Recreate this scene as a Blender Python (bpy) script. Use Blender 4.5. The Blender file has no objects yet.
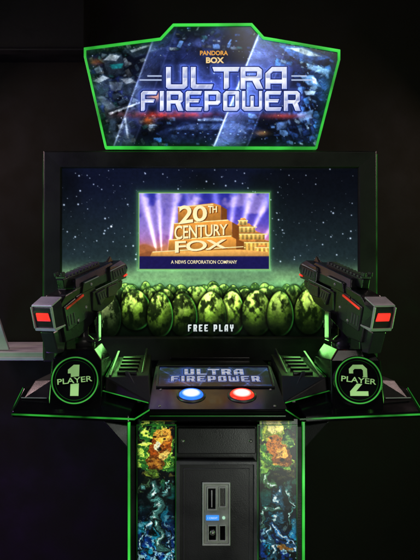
import bpy, bmesh, math, random
import numpy as np
from mathutils import Vector, Matrix, Euler
random.seed(7)
C = bpy.context.scene.collection
scene = bpy.context.scene
scene.view_settings.view_transform = 'Standard'
scene.view_settings.look = 'None'
scene.view_settings.exposure = 0

# ---------------------------------------------------------------- camera
CX, CD, CZ, F, PPX = -0.089, 2.4, 1.45, 720.0, 183.0
def P(px, py, Y):
    D = Y + CD
    return (CX + (px-PPX)*D/F, Y, CZ - (py-280.0)*D/F)
cam = bpy.data.cameras.new('camera'); co = bpy.data.objects.new('camera', cam); C.objects.link(co)
co.location = (CX, -CD, CZ); co.rotation_euler = (math.radians(90), 0, 0)
cam.sensor_fit = 'HORIZONTAL'; cam.sensor_width = 36; cam.lens = 36*F/420
cam.shift_x = (210-PPX)/420; cam.clip_end = 100; cam.clip_start = .05
scene.camera = co

# ---------------------------------------------------------------- materials
def lin(c):
    return tuple(((v/255)/12.92 if v/255 <= .04045 else ((v/255+.055)/1.055)**2.4) for v in c)
def newmat(name):
    m = bpy.data.materials.new(name); m.use_nodes = True
    return m, m.node_tree.nodes, m.node_tree.links, m.node_tree.nodes['Principled BSDF']
def plastic(name, col, rough=.4, metal=0, bump=.15, scale=350, spec=.5, smudge=.15):
    m, N, L, b = newmat(name)
    b.inputs['Metallic'].default_value = metal
    b.inputs['Specular IOR Level'].default_value = spec
    tc = N.new('ShaderNodeTexCoord')
    n1 = N.new('ShaderNodeTexNoise'); n1.inputs['Scale'].default_value = 9; n1.inputs['Detail'].default_value = 6
    L.new(tc.outputs['Object'], n1.inputs['Vector'])
    mr = N.new('ShaderNodeMapRange'); mr.inputs[1].default_value = .3; mr.inputs[2].default_value = .7
    mr.inputs[3].default_value = max(.03, rough-smudge); mr.inputs[4].default_value = min(1, rough+smudge)
    L.new(n1.outputs['Fac'], mr.inputs[0]); L.new(mr.outputs[0], b.inputs['Roughness'])
    cr = N.new('ShaderNodeValToRGB')
    cr.color_ramp.elements[0].position = .3; cr.color_ramp.elements[1].position = .75
    cr.color_ramp.elements[0].color = (*[c*.75 for c in col], 1); cr.color_ramp.elements[1].color = (*[min(1, c*1.3) for c in col], 1)
    L.new(n1.outputs['Fac'], cr.inputs[0]); L.new(cr.outputs[0], b.inputs['Base Color'])
    n2 = N.new('ShaderNodeTexNoise'); n2.inputs['Scale'].default_value = scale; n2.inputs['Detail'].default_value = 2
    L.new(tc.outputs['Object'], n2.inputs['Vector'])
    bp = N.new('ShaderNodeBump'); bp.inputs['Strength'].default_value = bump; bp.inputs['Distance'].default_value = .001
    L.new(n2.outputs['Fac'], bp.inputs['Height']); L.new(bp.outputs[0], b.inputs['Normal'])
    return m
def glow(name, col255, strength=1.0, var=.3, rough=.3, scale=7):
    m, N, L, b = newmat(name)
    c = lin(col255)
    b.inputs['Base Color'].default_value = (*[v*.3 for v in c], 1); b.inputs['Roughness'].default_value = rough
    tc = N.new('ShaderNodeTexCoord'); n1 = N.new('ShaderNodeTexNoise'); n1.inputs['Scale'].default_value = scale
    L.new(tc.outputs['Object'], n1.inputs['Vector'])
    mr = N.new('ShaderNodeMapRange'); mr.inputs[1].default_value = .38; mr.inputs[2].default_value = .62
    mr.inputs[3].default_value = strength*(1-var); mr.inputs[4].default_value = strength*(1+var)
    L.new(n1.outputs['Fac'], mr.inputs[0]); L.new(mr.outputs[0], b.inputs['Emission Strength'])
    b.inputs['Emission Color'].default_value = (*c, 1)
    return m
def painted(name, strength=1.0, base=0.0, rough=.25, spec=.5):
    m, N, L, b = newmat(name)
    a = N.new('ShaderNodeVertexColor'); a.layer_name = 'Col'
    mx = N.new('ShaderNodeMixRGB'); mx.blend_type = 'MULTIPLY'; mx.inputs[0].default_value = 1
    mx.inputs[2].default_value = (base, base, base, 1)
    L.new(a.outputs[0], mx.inputs[1]); L.new(mx.outputs[0], b.inputs['Base Color'])
    b.inputs['Roughness'].default_value = rough; b.inputs['Specular IOR Level'].default_value = spec
    L.new(a.outputs[0], b.inputs['Emission Color']); b.inputs['Emission Strength'].default_value = strength
    return m
def lens_mat(name, inner, outer, r0, r1, s):
    m, N, L, b = newmat(name)
    tc = N.new('ShaderNodeTexCoord'); ln = N.new('ShaderNodeVectorMath'); ln.operation = 'LENGTH'
    L.new(tc.outputs['Object'], ln.inputs[0])
    mr = N.new('ShaderNodeMapRange'); mr.inputs[1].default_value = r0; mr.inputs[2].default_value = r1
    L.new(ln.outputs['Value'], mr.inputs[0])
    cr = N.new('ShaderNodeValToRGB'); cr.color_ramp.elements[0].color = (*lin(inner), 1); cr.color_ramp.elements[1].color = (*lin(outer), 1)
    L.new(mr.outputs[0], cr.inputs[0]); L.new(cr.outputs[0], b.inputs['Emission Color']); b.inputs['Emission Strength'].default_value = s
    b.inputs['Base Color'].default_value = (*lin(outer), 1); b.inputs['Roughness'].default_value = .2
    return m

M = dict(
 body = plastic('black cabinet laminate', (.010,.010,.010), .42, bump=.25),
 bezel = plastic('charcoal bezel plastic', (.018,.017,.015), .5, bump=.3, spec=.35),
 gloss = plastic('glossy black acrylic', (.007,.007,.008), .18, bump=.03, smudge=.1),
 door = plastic('dark grey door panel', (.030,.030,.031), .38, bump=.2, smudge=.12),
 gun = plastic('black gun plastic', (.018,.018,.020), .24, bump=.25, scale=500),
 gunlite = plastic('grey gun plastic', (.09,.09,.095), .3, bump=.2),
 gunmid = plastic('charcoal gun plastic', (.038,.038,.042), .24, bump=.15),
 silver = plastic('satin silver plastic', (.62,.62,.65), .35, metal=.2, bump=.1),
 plate = plastic('pale steel plate', (.62,.66,.58), .36, metal=.15, bump=.2, scale=120),
 plate_lip = plastic('bright steel lip', (.9,.93,.84), .3, metal=.1, bump=.1, scale=120),
 chrome = plastic('brushed steel', (.55,.54,.5), .28, metal=.7, bump=.2, scale=120),
 dark_steel = plastic('dark steel', (.16,.16,.15), .35, metal=.6, bump=.2),
 green = glow('green lit edge', (54,190,62), 1.0, .45),
 green_deck = glow('broken green lit edge', (46,160,52), .55, .95, scale=11),
 green_dim = glow('dim green lit edge', (30,110,32), .35, .9, scale=9),
 ring = glow('green badge print', (70,180,70), .65, .35),
 pale = glow('pale green print', (170,222,140), .62, .3),
 white = glow('white screen text', (225,240,235), .95, .05),
 cream = glow('cream screen text', (255,240,190), .95, .05),
 amber = glow('amber print', (235,165,70), .9, .05),
 amber2 = glow('pale amber print', (250,215,150), .9, .05),
 gold = glow('cream gold letter face', (255,240,185), 1.0, .06),
 darkgold = glow('dark gold letter side', (120,62,20), .9, .15),
 red = glow('red lamp', (255,50,40), 1.5, .3),
 redline = glow('dim red strip', (225,50,40), .75, .8),
 blueled = glow('blue label lamp', (60,150,255), 1.0, .1),
 tealled = glow('pale indicator lamp', (190,240,210), .8, .1),
 offwhite = plastic('off white painted metal', (.55,.55,.56), .5, bump=.1),
 wall = plastic('dark painted wall', (.011,.0095,.006), .8, bump=.4, scale=90, spec=.25),
 pelmet = plastic('black painted pelmet', (.004,.004,.0035), .7, bump=.4, scale=90, spec=.3),
 floor = plastic('dark carpet', (.02,.018,.022), .9, bump=.8, scale=300),
)

# ---------------------------------------------------------------- builders
def link(name, me, mat, parent=None, bevel=0, smooth=False, mw=None):
    o = bpy.data.objects.new(name, me); C.objects.link(o)
    if mat is not None and not me.materials: me.materials.append(mat)
    if smooth:
        me.polygons.foreach_set('use_smooth', [True]*len(me.polygons))
    if mw is not None: o.matrix_basis = mw
    if parent is not None: o.parent = parent
    if bevel:
        b = o.modifiers.new('edge', 'BEVEL'); b.width = bevel; b.segments = 2; b.limit_method = 'ANGLE'; b.angle_limit = .4
    return o
def fin(bm, name='mesh'):
    me = bpy.data.meshes.new(name); bmesh.ops.recalc_face_normals(bm, faces=bm.faces[:]); bm.to_mesh(me); bm.free(); return me
def hull_into(bm, pts):
    t = bmesh.new(); vs = [t.verts.new(p) for p in pts]
    r = bmesh.ops.convex_hull(t, input=vs)
    dead = [v for v in t.verts if not v.link_faces]
    bmesh.ops.delete(t, geom=dead, context='VERTS')
    bmesh.ops.dissolve_limit(t, angle_limit=.01, verts=t.verts[:], edges=t.edges[:])
    tm = bpy.data.meshes.new('t'); t.to_mesh(tm); t.free(); bm.from_mesh(tm); bpy.data.meshes.remove(tm)
def hulls(name, lists, mat, parent, bevel=.002, mw=None):
    bm = bmesh.new()
    for l in lists: hull_into(bm, l)
    return link(name, fin(bm, name), mat, parent, bevel, mw=mw)
def each(name, lists, mat, parent, bevel=.001):
    for l in lists: hulls(name, [l], mat, parent, bevel)
def boxpts(x0,x1,y0,y1,z0,z1):
    return [(x,y,z) for x in (x0,x1) for y in (y0,y1) for z in (z0,z1)]
def prism_into(bm, prof, a0, a1, axis='y'):
    def mk(u,v,a): return (u,a,v) if axis == 'y' else ((a,u,v) if axis == 'x' else (u,v,a))
    f = [bm.verts.new(mk(u,v,a0)) for u,v in prof]; g = [bm.verts.new(mk(u,v,a1)) for u,v in prof]
    bm.faces.new(f); bm.faces.new(g[::-1])
    n = len(prof)
    for i in range(n): bm.faces.new((f[i], g[i], g[(i+1)%n], f[(i+1)%n]))
def prism(name, profs, mat, parent, bevel=.0015, axis='y', mw=None):
    bm = bmesh.new()
    for prof, a0, a1 in profs: prism_into(bm, prof, a0, a1, axis)
    return link(name, fin(bm, name), mat, parent, bevel, mw=mw)
def lathe(name, prof, mat, parent, mw=None, seg=48, smooth=True):
    bm = bmesh.new(); rings = []
    for r, z in prof:
        if r < 1e-6: rings.append([bm.verts.new((0,0,z))])
        else: rings.append([bm.verts.new((r*math.cos(2*math.pi*k/seg), r*math.sin(2*math.pi*k/seg), z)) for k in range(seg)])
    for a, b in zip(rings, rings[1:]):
        for k in range(seg):
            k2 = (k+1)%seg
            if len(a) == 1 and len(b) == 1: continue
            if len(a) == 1: bm.faces.new((a[0], b[k], b[k2]))
            elif len(b) == 1: bm.faces.new((a[k], b[0], a[k2]))
            else: bm.faces.new((a[k], b[k], b[k2], a[k2]))
    return link(name, fin(bm, name), mat, parent, 0, smooth, mw)
def inset(poly, d):
    n = len(poly); out = []
    area = sum(poly[i][0]*poly[(i+1)%n][1]-poly[(i+1)%n][0]*poly[i][1] for i in range(n))
    s = 1 if area > 0 else -1
    for i in range(n):
        p, q, r = Vector(poly[i-1]), Vector(poly[i]), Vector(poly[(i+1)%n])
        e1 = (q-p).normalized(); e2 = (r-q).normalized()
        n1 = Vector((-e1.y, e1.x))*s; n2 = Vector((-e2.y, e2.x))*s
        m = (n1+n2); m = m/ max(.3, (1+n1.dot(n2)))
        out.append(tuple(q+m*d))
    return out
def frame_ring(name, outer, d, a0, a1, mat, parent, bevel=.001, mw=None):
    inn = inset(outer, d); bm = bmesh.new(); n = len(outer)
    R = [[bm.verts.new((x,a,z)) for x,z in pl] for pl, a in ((outer,a0),(outer,a1),(inn,a1),(inn,a0))]
    for k in range(4):
        A, B = R[k], R[(k+1)%4]
        for i in range(n): bm.faces.new((A[i], A[(i+1)%n], B[(i+1)%n], B[i]))
    return link(name, fin(bm, name), mat, parent, bevel, mw=mw)
def text_mesh(body, w=None, h=None, extrude=.0004, bold=0.0, shear=0, space=1):
    cu = bpy.data.curves.new('t', 'FONT'); cu.body = body; cu.align_x = 'CENTER'; cu.align_y = 'CENTER'
    cu.offset = bold; cu.shear = shear; cu.space_character = space; cu.resolution_u = 4
    ob = bpy.data.objects.new('t', cu); C.objects.link(ob)
    dg = bpy.context.evaluated_depsgraph_get()
    me = bpy.data.meshes.new_from_object(ob.evaluated_get(dg)); bpy.data.objects.remove(ob)
    n = len(me.vertices); v = np.empty(n*3); me.vertices.foreach_get('co', v); v = v.reshape(-1,3)
    lo, hi = v.min(0), v.max(0); v -= (lo+hi)/2
    sx = w/(hi[0]-lo[0]) if w else None; sy = h/(hi[1]-lo[1]) if h else None
    sx = sx or sy; sy = sy or sx
    v[:,0] *= sx; v[:,1] *= sy; v[:,2] = 0
    me.vertices.foreach_set('co', v.ravel()); me.update()
    me.materials.clear()
    return me
def text(name, body, mat, parent, mw, **k):
    return link(name, text_mesh(body, **k), mat, parent, mw=mw)
def facing(px, py, Y):
    return Matrix.Translation(P(px,py,Y)) @ Matrix.Rotation(math.radians(90), 4, 'X')
def thing(name, label, cat, loc=(0,0,0), rot=(0,0,0), group=None, kind=None):
    o = bpy.data.objects.new(name, None); C.objects.link(o); o.location = loc; o.rotation_euler = rot
    o['label'] = label; o['category'] = cat
    if group: o['group'] = group
    if kind: o['kind'] = kind
    return o
def tag(o, label, cat, kind=None):
    o['label'] = label; o['category'] = cat
    if kind: o['kind'] = kind

# ---------------------------------------------------------------- numpy painting (procedural artwork as vertex colour)
_LAT = {}
def fbm(X, Y, sc, seed, octv=4):
    out = np.zeros_like(X); amp = 1; tot = 0
    for o in range(octv):
        key = seed*31+o
        if key not in _LAT: _LAT[key] = np.random.RandomState(key).rand(256,256)
        G = _LAT[key]
        x = X/sc*(2**o)+17.3; y = Y/sc*(2**o)+41.7
        xi = np.floor(x).astype(int); yi = np.floor(y).astype(int); fx = x-xi; fy = y-yi
        fx = fx*fx*(3-2*fx); fy = fy*fy*(3-2*fy)
        g = lambda a,b: G[a%256, b%256]
        out += amp*((g(yi,xi)*(1-fx)+g(yi,xi+1)*fx)*(1-fy)+(g(yi+1,xi)*(1-fx)+g(yi+1,xi+1)*fx)*fy)
        tot += amp; amp *= .55
    return out/tot
def sm(a, b, x):
    t = np.clip((x-a)/(b-a), 0, 1); return t*t*(3-2*t)
def mixc(img, col, a):
    a = np.clip(a,0,1)[...,None]; return img*(1-a)+np.array(col, float)*a
def addc(img, col, a):
    return img + np.array(col, float)*np.clip(a,0,None)[...,None]
def segd(X, Y, a, b):
    ax, ay = a; bx, by = b; dx, dy = bx-ax, by-ay; L = dx*dx+dy*dy+1e-9
    t = np.clip(((X-ax)*dx+(Y-ay)*dy)/L, 0, 1)
    return np.hypot(X-ax-t*dx, Y-ay-t*dy)
def boxd(X, Y, a, b):
    ax, ay = a; bx, by = b; L = math.hypot(bx-ax, by-ay)+1e-9; ux, uy = (bx-ax)/L, (by-ay)/L
    u = (X-ax)*ux+(Y-ay)*uy; v = -(X-ax)*uy+(Y-ay)*ux
    return np.maximum(np.abs(v), np.maximum(-u, u-L))
def glyph_polys(c, s, t):
    k = .16; kk = .13
    if c == 'U': return [[(0,0),(s,0),(s,1-t),(1-s,1-t),(1-s,0),(1,0),(1,1-kk),(1-k,1),(k*.6,1),(0,1-kk*.6)]]
    if c == 'L': return [[(0,0),(s,0),(s,1-t),(1.04,1-t),(.96,1),(k*.6,1),(0,1-kk*.6)]]
    if c == 'T': return [[(-.16,0),(1.12,0),(1.04,t),(.5+s/2,t),(.5+s/2,1-.08),(.5+s/2-.1,1),(.5-s/2,1),(.5-s/2,t),(-.08,t)]]
    if c == 'R': return [[(0,0),(1-k,0),(1,kk),(1,.50),(1-k*.8,.61),(1.04,1),(1.02-s*1.15,1),(.62-s*.3,.64),(s,.64),(s,1),(0,1)],[(s,t),(s,.64-t*.98),(1-s-.03,.64-t*.98),(1-s,.36),(1-s,t)]]
    if c == 'A': return [[(0,1),(0,kk*2.2),(k*1.9,0),(1,0),(1,1),(1-s,1),(1-s,.76),(s,.76),(s,1)],[(s,.76-t*.9),(1-s,.76-t*.9),(1-s,t),(s+.12,t),(s,t+.1)]]
    if c == 'F': return [[(k*.8,0),(1.03,0),(.95,t),(s,t),(s,.42),(.86,.42),(.78,.42+t*.9),(s,.42+t*.9),(s,.93),(s-.08,1),(0,1),(0,kk*.8)]]
    if c == 'I': return [[(0,0),(1,0),(1,.93),(.7,1),(0,1)]]
    if c == 'E': return [[(k*.6,0),(1.03,0),(.95,t),(s,t),(s,.41),(.88,.41),(.80,.41+t*.9),(s,.41+t*.9),(s,1-t),(1.03,1-t),(.95,1),(k*.6,1),(0,1-kk*.6),(0,kk*.6)]]
    if c == 'P': return [[(0,0),(1-k,0),(1,kk),(1,.58),(1-k,.70),(s,.70),(s,.94),(s-.07,1),(0,1)],[(s,t),(s,.70-t),(1-s-.05,.70-t),(1-s,.70-t-.05),(1-s,t)]]
    if c == 'O': return [[(k,0),(1-k*.4,0),(1,kk*.4),(1,1-kk),(1-k,1),(k*.4,1),(0,1-kk*.4),(0,kk)],[(s,t+.03),(s,1-t),(1-s-.04,1-t),(1-s,1-t-.04),(1-s,t),(s+.04,t)]]
    if c == 'W': 
        s2 = s*.8
        return [[(0,0),(s2,0),(s2,1-t*1.1),(.5-s2/2,1-t*1.1),(.5-s2/2,.25),(.5+s2/2,.25),(.5+s2/2,1-t*1.1),(1-s2,1-t*1.1),(1-s2,0),(1,0),(1,1-kk*.8),(1-k*.7,1),(k*.7,1),(0,1-kk*.8)]]
    if c == 'Y': return [[(0,0),(s,0),(s,.40),(1-s,.40),(1-s,0),(1,0),(1,.5),(1-k,.6),(.5+s/2,.6),(.5+s/2,1),(.5-s/2,1),(.5-s/2,.6),(k,.6),(0,.5)]]
    return []
def word(X, Y, w, x0, y0, x1, y1, gap, st):
    ws = [ None if c == 'I' else (1.25 if c == 'W' else (.5 if c == ' ' else 1)) for c in w]
    nI = sum(v is None for v in ws)
    un = ((x1-x0)-gap*(len(w)-1)-nI*st)/sum(v for v in ws if v); x = x0
    ins = np.zeros(X.shape, bool); dist = np.full(X.shape, 1e3)
    for c, k in zip(w, ws):
        cw = st if k is None else un*k; h = y1-y0
        i0,i1 = np.searchsorted(X[0],[x-6,x+cw+6]); 
        sl = (slice(None), slice(i0,i1)); x_ = X[sl]; y_ = Y[sl]
        for pl in glyph_polys(c, st/cw, st*.92/h):
            pts = [(x+a*cw, y0+b*h) for a,b in pl]; n = len(pts)
            if x_.size:
                ins[sl] ^= in_poly(x_, y_, pts)
                for i in range(n): dist[sl] = np.minimum(dist[sl], segd(x_, y_, pts[i], pts[(i+1)%n]))
        x += cw+gap
    return np.where(ins, -dist, dist)
def grid(x0, x1, y0, y1, st):
    nx = int(round((x1-x0)/st))+1; ny = int(round((y1-y0)/st))+1
    return np.meshgrid(np.linspace(x0,x1,nx), np.linspace(y0,y1,ny))
def tolin(img):
    c = np.clip(img/255., 0, 1); return np.where(c <= .04045, c/12.92, ((c+.055)/1.055)**2.4)
def paint_mesh(name, X, Y, img, mask, mapfn, mat, parent):
    ny, nx = X.shape
    V = np.stack(mapfn(X, Y), -1).reshape(-1,3)
    idx = np.arange(nx*ny).reshape(ny,nx)
    q = np.stack([idx[:-1,:-1], idx[1:,:-1], idx[1:,1:], idx[:-1,1:]], -1).reshape(-1,4)
    if mask is not None:
        cm = (mask[:-1,:-1]&mask[1:,:-1]&mask[1:,1:]&mask[:-1,1:]).reshape(-1); q = q[cm]
    used, inv = np.unique(q.ravel(), return_inverse=True)
    me = bpy.data.meshes.new(name); nf = len(q)
    me.vertices.add(len(used)); me.vertices.foreach_set('co', V[used].astype(np.float32).ravel())
    me.loops.add(nf*4); me.loops.foreach_set('vertex_index', inv.ravel().astype(np.int32))
    me.polygons.add(nf); me.polygons.foreach_set('loop_start', np.arange(0, nf*4, 4, dtype=np.int32))
    me.update(calc_edges=True)
    a = me.color_attributes.new('Col', 'FLOAT_COLOR', 'POINT')
    c = np.ones((nx*ny,4), np.float32); c[:,:3] = tolin(img).reshape(-1,3)
    a.data.foreach_set('color', c[used].ravel())
    return link(name, me, mat, parent)
def plane_map(Yw):
    D = Yw+CD
    return lambda X, Y: (CX+(X-PPX)*D/F, np.full_like(X, Yw), CZ-(Y-280)*D/F)
def in_poly(X, Y, poly):
    ins = np.zeros(X.shape, bool); n = len(poly)
    for i in range(n):
        x1,y1 = poly[i]; x2,y2 = poly[(i+1)%n]
        if y1 == y2: continue
        c = ((y1 > Y) != (y2 > Y)) & (X < (x2-x1)*(Y-y1)/(y2-y1)+x1); ins ^= c
    return ins
def window(X, Y, cx, cy, r):
    i0, i1 = np.searchsorted(X[0], [cx-r, cx+r]); j0, j1 = np.searchsorted(Y[:,0], [cy-r, cy+r])
    return (slice(j0,j1), slice(i0,i1)) if (i1-i0 > 1 and j1-j0 > 1) else None
def poly_fill(img, X, Y, pts, col, al=1., grad=(0,0), soft=0., tex=None):
    xs = [p[0] for p in pts]; ys = [p[1] for p in pts]
    i0, i1 = np.searchsorted(X[0], [min(xs)-2, max(xs)+2]); j0, j1 = np.searchsorted(Y[:,0], [min(ys)-2, max(ys)+2])
    s = (slice(j0,j1), slice(i0,i1))
    if X[s].size < 4: return
    ins = in_poly(X[s], Y[s], pts)
    if soft:
        d = np.full(X[s].shape, 1e3)
        for i in range(len(pts)): d = np.minimum(d, segd(X[s], Y[s], pts[i], pts[(i+1)%len(pts)]))
        m = np.where(ins, .5+.5*np.clip(d/soft,0,1), .5-.5*np.clip(d/soft,0,1))*al
    else: m = ins*al
    cx, cy = sum(xs)/len(xs), sum(ys)/len(ys)
    g = np.clip(1+grad[0]*(X[s]-cx)+grad[1]*(Y[s]-cy), .1, 2.5)
    if tex is not None: g = g*tex[s]
    c = np.array(col,float)*g[...,None]
    img[s] = img[s]*(1-m[...,None])+c*m[...,None]
def brush(img, X, Y, N, seed, lmin, lmax, wmin, wmax, field, jitter=.25, region=None, al=.85):
    rs = np.random.RandomState(seed); src = img.copy(); ny, nx = X.shape
    for k in range(N):
        j = rs.randint(ny); i = rs.randint(nx); cx = X[0,i]; cy = Y[j,0]
        l = rs.uniform(lmin,lmax); w = rs.uniform(wmin,wmax); an = field[j,i]*6.0+rs.uniform(-.25,.25)
        s = window(X, Y, cx, cy, l+w+.6)
        if s is None: continue
        x = X[s]-cx; y = Y[s]-cy
        u = x*math.cos(an)+y*math.sin(an); v = -x*math.sin(an)+y*math.cos(an)+.05*u*u/l*rs.uniform(-2,2)
        ww = w*np.clip(1-(u/l)**2,0,1)
        a = (1-sm(-.15,.3,np.abs(v)-ww))*(np.abs(u)<l)*al
        c = src[j,i]*(1+rs.uniform(-.5,.6))+src[j,i].max()*jitter*rs.uniform(-.5,.6,3)
        c = np.clip(c,0,255)[None,None]*(1-.35*v/(w+.1))[...,None]
        img[s] = img[s]*(1-a[...,None])+c*a[...,None]

# ================================================================ SETTING
bm = bmesh.new(); hull_into(bm, boxpts(-4,4,-4,2.2,-.05,0)); fl = link('floor', fin(bm), M['floor']); tag(fl, 'dark floor under the arcade cabinet', 'floor', 'structure')
bm = bmesh.new(); hull_into(bm, boxpts(-4,4,.75,.85,0,3.2)); wl = link('wall', fin(bm), M['wall']); tag(wl, 'dark brown painted wall behind the arcade cabinet', 'wall', 'structure')
x1 = P(84,50,.55)[0]; z1 = P(84,48,.55)[2]
bm = bmesh.new(); hull_into(bm, boxpts(-3,x1,.55,.748,z1,3.2)); hull_into(bm, boxpts(-3,x1+.004,.54,.6,z1-.012,z1-.001))
pm = link('pelmet', fin(bm), M['pelmet'], bevel=.004); tag(pm, 'black boxed pelmet on the wall at upper left', 'pelmet')

rail = thing('wall_shelf', 'short pale metal shelf with angled bracket on the wall left of the cabinet', 'shelf', (0,0,0))
a = P(-30,352,.3); b = P(50,359,.3)
hulls('shelf_board', [boxpts(a[0], b[0], .3, .74, b[2], a[2])], M['offwhite'], rail, .004)
p = [P(-14,300,.34), P(-2,316,.34), P(9,350,.34), P(-14,350,.34)]
hulls('bracket', [[(q[0], y, q[2]) for q in p for y in (.34,.36)]], M['offwhite'], rail, .002)
hulls('edge_strip', [boxpts(a[0], b[0]-.01, .285, .2985, b[2]-.004, b[2]+.008)], M['offwhite'], rail, .002)

# ================================================================ CABINET
cab = thing('arcade_cabinet', 'tall black two player shooting arcade cabinet with lit marquee, large screen and green edges', 'arcade machine')
M['artwork'] = painted('printed artwork', .85, .5, .3)
M['marq'] = painted('backlit marquee print', 1.0, .1, .15)
M['screen'] = painted('lit display', 1.0, 0, .22, .35)
M['console'] = painted('console print', .6, .6, .2)

# ---- pedestal
ped = hulls('pedestal', [boxpts(-.232,.232,-.47,.12,.0,1.06)], M['body'], cab, .004)
FY = -.4755
for s in (-1,1):
    o = hulls('edge_trim', [boxpts(s*.2335-.003, s*.2335+.003, -.478, -.462, .02, 1.075)], M['green'], cab, .001)
hulls('plinth', [boxpts(-.25,.25,-.5,.14,0.001,.07)], M['gloss'], cab, .005)
def ped_art(side):
    x0, x1 = (137.5,175) if side < 0 else (259.5,297.5)
    L = side < 0
    X, Y = grid(x0, x1, 419, 800, .34)
    u = (X-x0)/(x1-x0); sd = 5 if L else 23
    n = fbm(X, Y, 24, sd); n2 = fbm(X, Y, 9, sd+1); n4 = fbm(X, Y, 2.2, sd+7, 3)
    wx = X+9*(n2-.5)*2; wy = Y+9*(n-.5)*2; n3 = fbm(wx, wy, 10, sd+2); n5 = fbm(wx, wy, 3.6, sd+3)
    uw = (wx-x0)/(x1-x0)
    ridge = 1-np.abs(2*n5-1)
    img = np.zeros(X.shape+(3,))+np.array([4,10,12.])
    img = mixc(img, (14,64,62), sm(.44,.62,n3)*.9)
    img = mixc(img, (48,120,40), (1-sm(455,500,wy))*sm(.46,.54,n3))
    img = mixc(img, (176,220,80), (1-sm(440,480,wy))*sm(.55,.59,n5)*sm(.42,.5,n3))
    img = mixc(img, (12,52,128), sm(500,560,wy)*sm(.44,.54,n2)*.9)
    img = mixc(img, (24,150,190), sm(490,560,wy)*sm(.55,.60,n3)*.8)
    img = mixc(img, (170,230,235), sm(490,560,wy)*sm(.60,.63,n5)*.8)
    if L: masses = [(.6,442,.34,13,(150,70,18),1),(.5,459,.26,10,(110,56,18),.9),(.66,433,.22,7,(235,165,60),1),(.56,441,.13,4.5,(255,238,180),1),(.74,451,.1,4,(250,205,100),.95),(.42,472,.2,6,(80,110,34),.8)]
    else: masses = [(.3,434,.26,10,(120,140,40),1),(.42,446,.22,11,(196,110,30),.95),(.36,430,.16,5,(240,226,130),1),(.6,456,.26,9,(120,58,20),.9),(.52,452,.12,4,(255,190,80),.95),(.24,466,.2,8,(60,110,40),.9),(.7,440,.14,10,(40,96,50),.8)]
    for cx_,cy_,rx_,ry_,c,al in masses:
        q = ((uw-cx_)/rx_)**2+((wy-cy_)/ry_)**2; img = mixc(img, c, (1-sm(.8,1.02,q))*al)
    top = 1-sm(470,492,wy)
    img = mixc(img, (14,10,6), top*np.exp(-((n5-.5)/.022)**2)*.9)
    img = addc(img, (70,62,20), top*sm(.86,.97,ridge)*sm(.45,.6,n2)*.0+top*sm(.60,.64,n5)*.9)
    for cx_,cy_,r in ([(.46,437,2.0),(.72,439,1.6),(.58,449,2.8)] if L else [(.3,438,1.8),(.48,440,1.4),(.6,460,2.6),(.2,452,2)]):
        q = ((X-(x0+cx_*(x1-x0)))**2+((Y-cy_)*1.3)**2)/r**2; img = mixc(img, (10,8,6), (1-sm(.5,1.2,q))*.85)
    def limb(pts, w0, w1, c):
        nonlocal img
        for i,(p,q_) in enumerate(zip(pts, pts[1:])):
            t = i/max(1,len(pts)-2); d = segd(wx, wy, (x0+p[0]*(x1-x0),p[1]), (x0+q_[0]*(x1-x0),q_[1])); w = (w0+(w1-w0)*t)*(.8+.4*n2)
            img = mixc(img, tuple(v*.12 for v in c), (1-sm(w+.6,w+1.8,d))*.9)
            img = mixc(img, tuple(v*.55 for v in c), (1-sm(w*.75,w,d)))
            d2 = segd(wx+w*.25, wy+w*.25, (x0+p[0]*(x1-x0),p[1]), (x0+q_[0]*(x1-x0),q_[1]))
            img = mixc(img, c, (1-sm(w*.4,w*.8,d2))*sm(.40,.5,n5)); img = mixc(img, (225,245,238), (1-sm(w*.15,w*.4,d2))*sm(.5,.56,n5))
            img = mixc(img, (6,16,18), (1-sm(w*.8,w,d))*np.exp(-((n5-.46)/.018)**2)*.85)
    for base in (0, 150, 300):
        if L:
            limb([(.6,500+base),(.85,492+base),(.92,480+base)], 2.4, 1.2, (90,165,160)); limb([(.5,516+base),(.2,530+base),(.12,552+base)], 2.6, 1.2, (70,140,165))
            limb([(.55,530+base),(.85,536+base),(.9,560+base)], 2.2, 1.0, (60,130,170)); limb([(.4,484+base),(.2,478+base),(.1,490+base)], 2.6, 1.2, (110,170,110))
            limb([(.35,484+base),(.6,500+base),(.5,524+base),(.7,548+base)], 6.2, 3.8, (80,150,140))
        else:
            limb([(.2,476+base),(.45,490+base),(.75,486+base)], 3.6, 2.4, (90,150,90)); limb([(.75,486+base),(.9,500+base),(.8,520+base)], 2.6, 1.2, (80,150,140))
            limb([(.5,492+base),(.55,512+base),(.3,528+base),(.35,556+base)], 5.6, 3.2, (60,130,160)); limb([(.35,524+base),(.7,534+base),(.88,552+base)], 2.8, 1.4, (50,120,180))
            limb([(.48,505+base),(.15,510+base),(.08,530+base)], 2.4, 1.2, (90,160,140))
            q = ((wx-(x0+.62*(x1-x0)))/6)**2+((wy-(545+base))/4)**2; img = mixc(img, (150,96,30), (1-sm(.7,1.0,q))*.8)
    brush(img, X, Y, 800, sd, 1.2, 4, .3, .7, n3*1.2+n2*.6, .12, al=.45)
    brush(img, X, Y, 1200, sd+1, .5, 1.5, .18, .34, n3*1.6+n*.6, .15, al=.75)
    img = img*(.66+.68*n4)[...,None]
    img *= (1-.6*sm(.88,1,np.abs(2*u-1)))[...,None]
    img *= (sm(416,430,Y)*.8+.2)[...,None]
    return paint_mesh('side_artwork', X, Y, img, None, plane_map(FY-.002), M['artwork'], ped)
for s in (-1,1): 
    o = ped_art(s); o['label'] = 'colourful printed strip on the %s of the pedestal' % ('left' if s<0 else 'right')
    cx_ = -.16 if s<0 else .163
    frame_ring('artwork_frame', [(cx_-.053,.12),(cx_+.053,.12),(cx_+.053,1.064),(cx_-.053,1.064)], .0022, -.4805, -.474, M['green_dim'], ped, 0)
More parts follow.
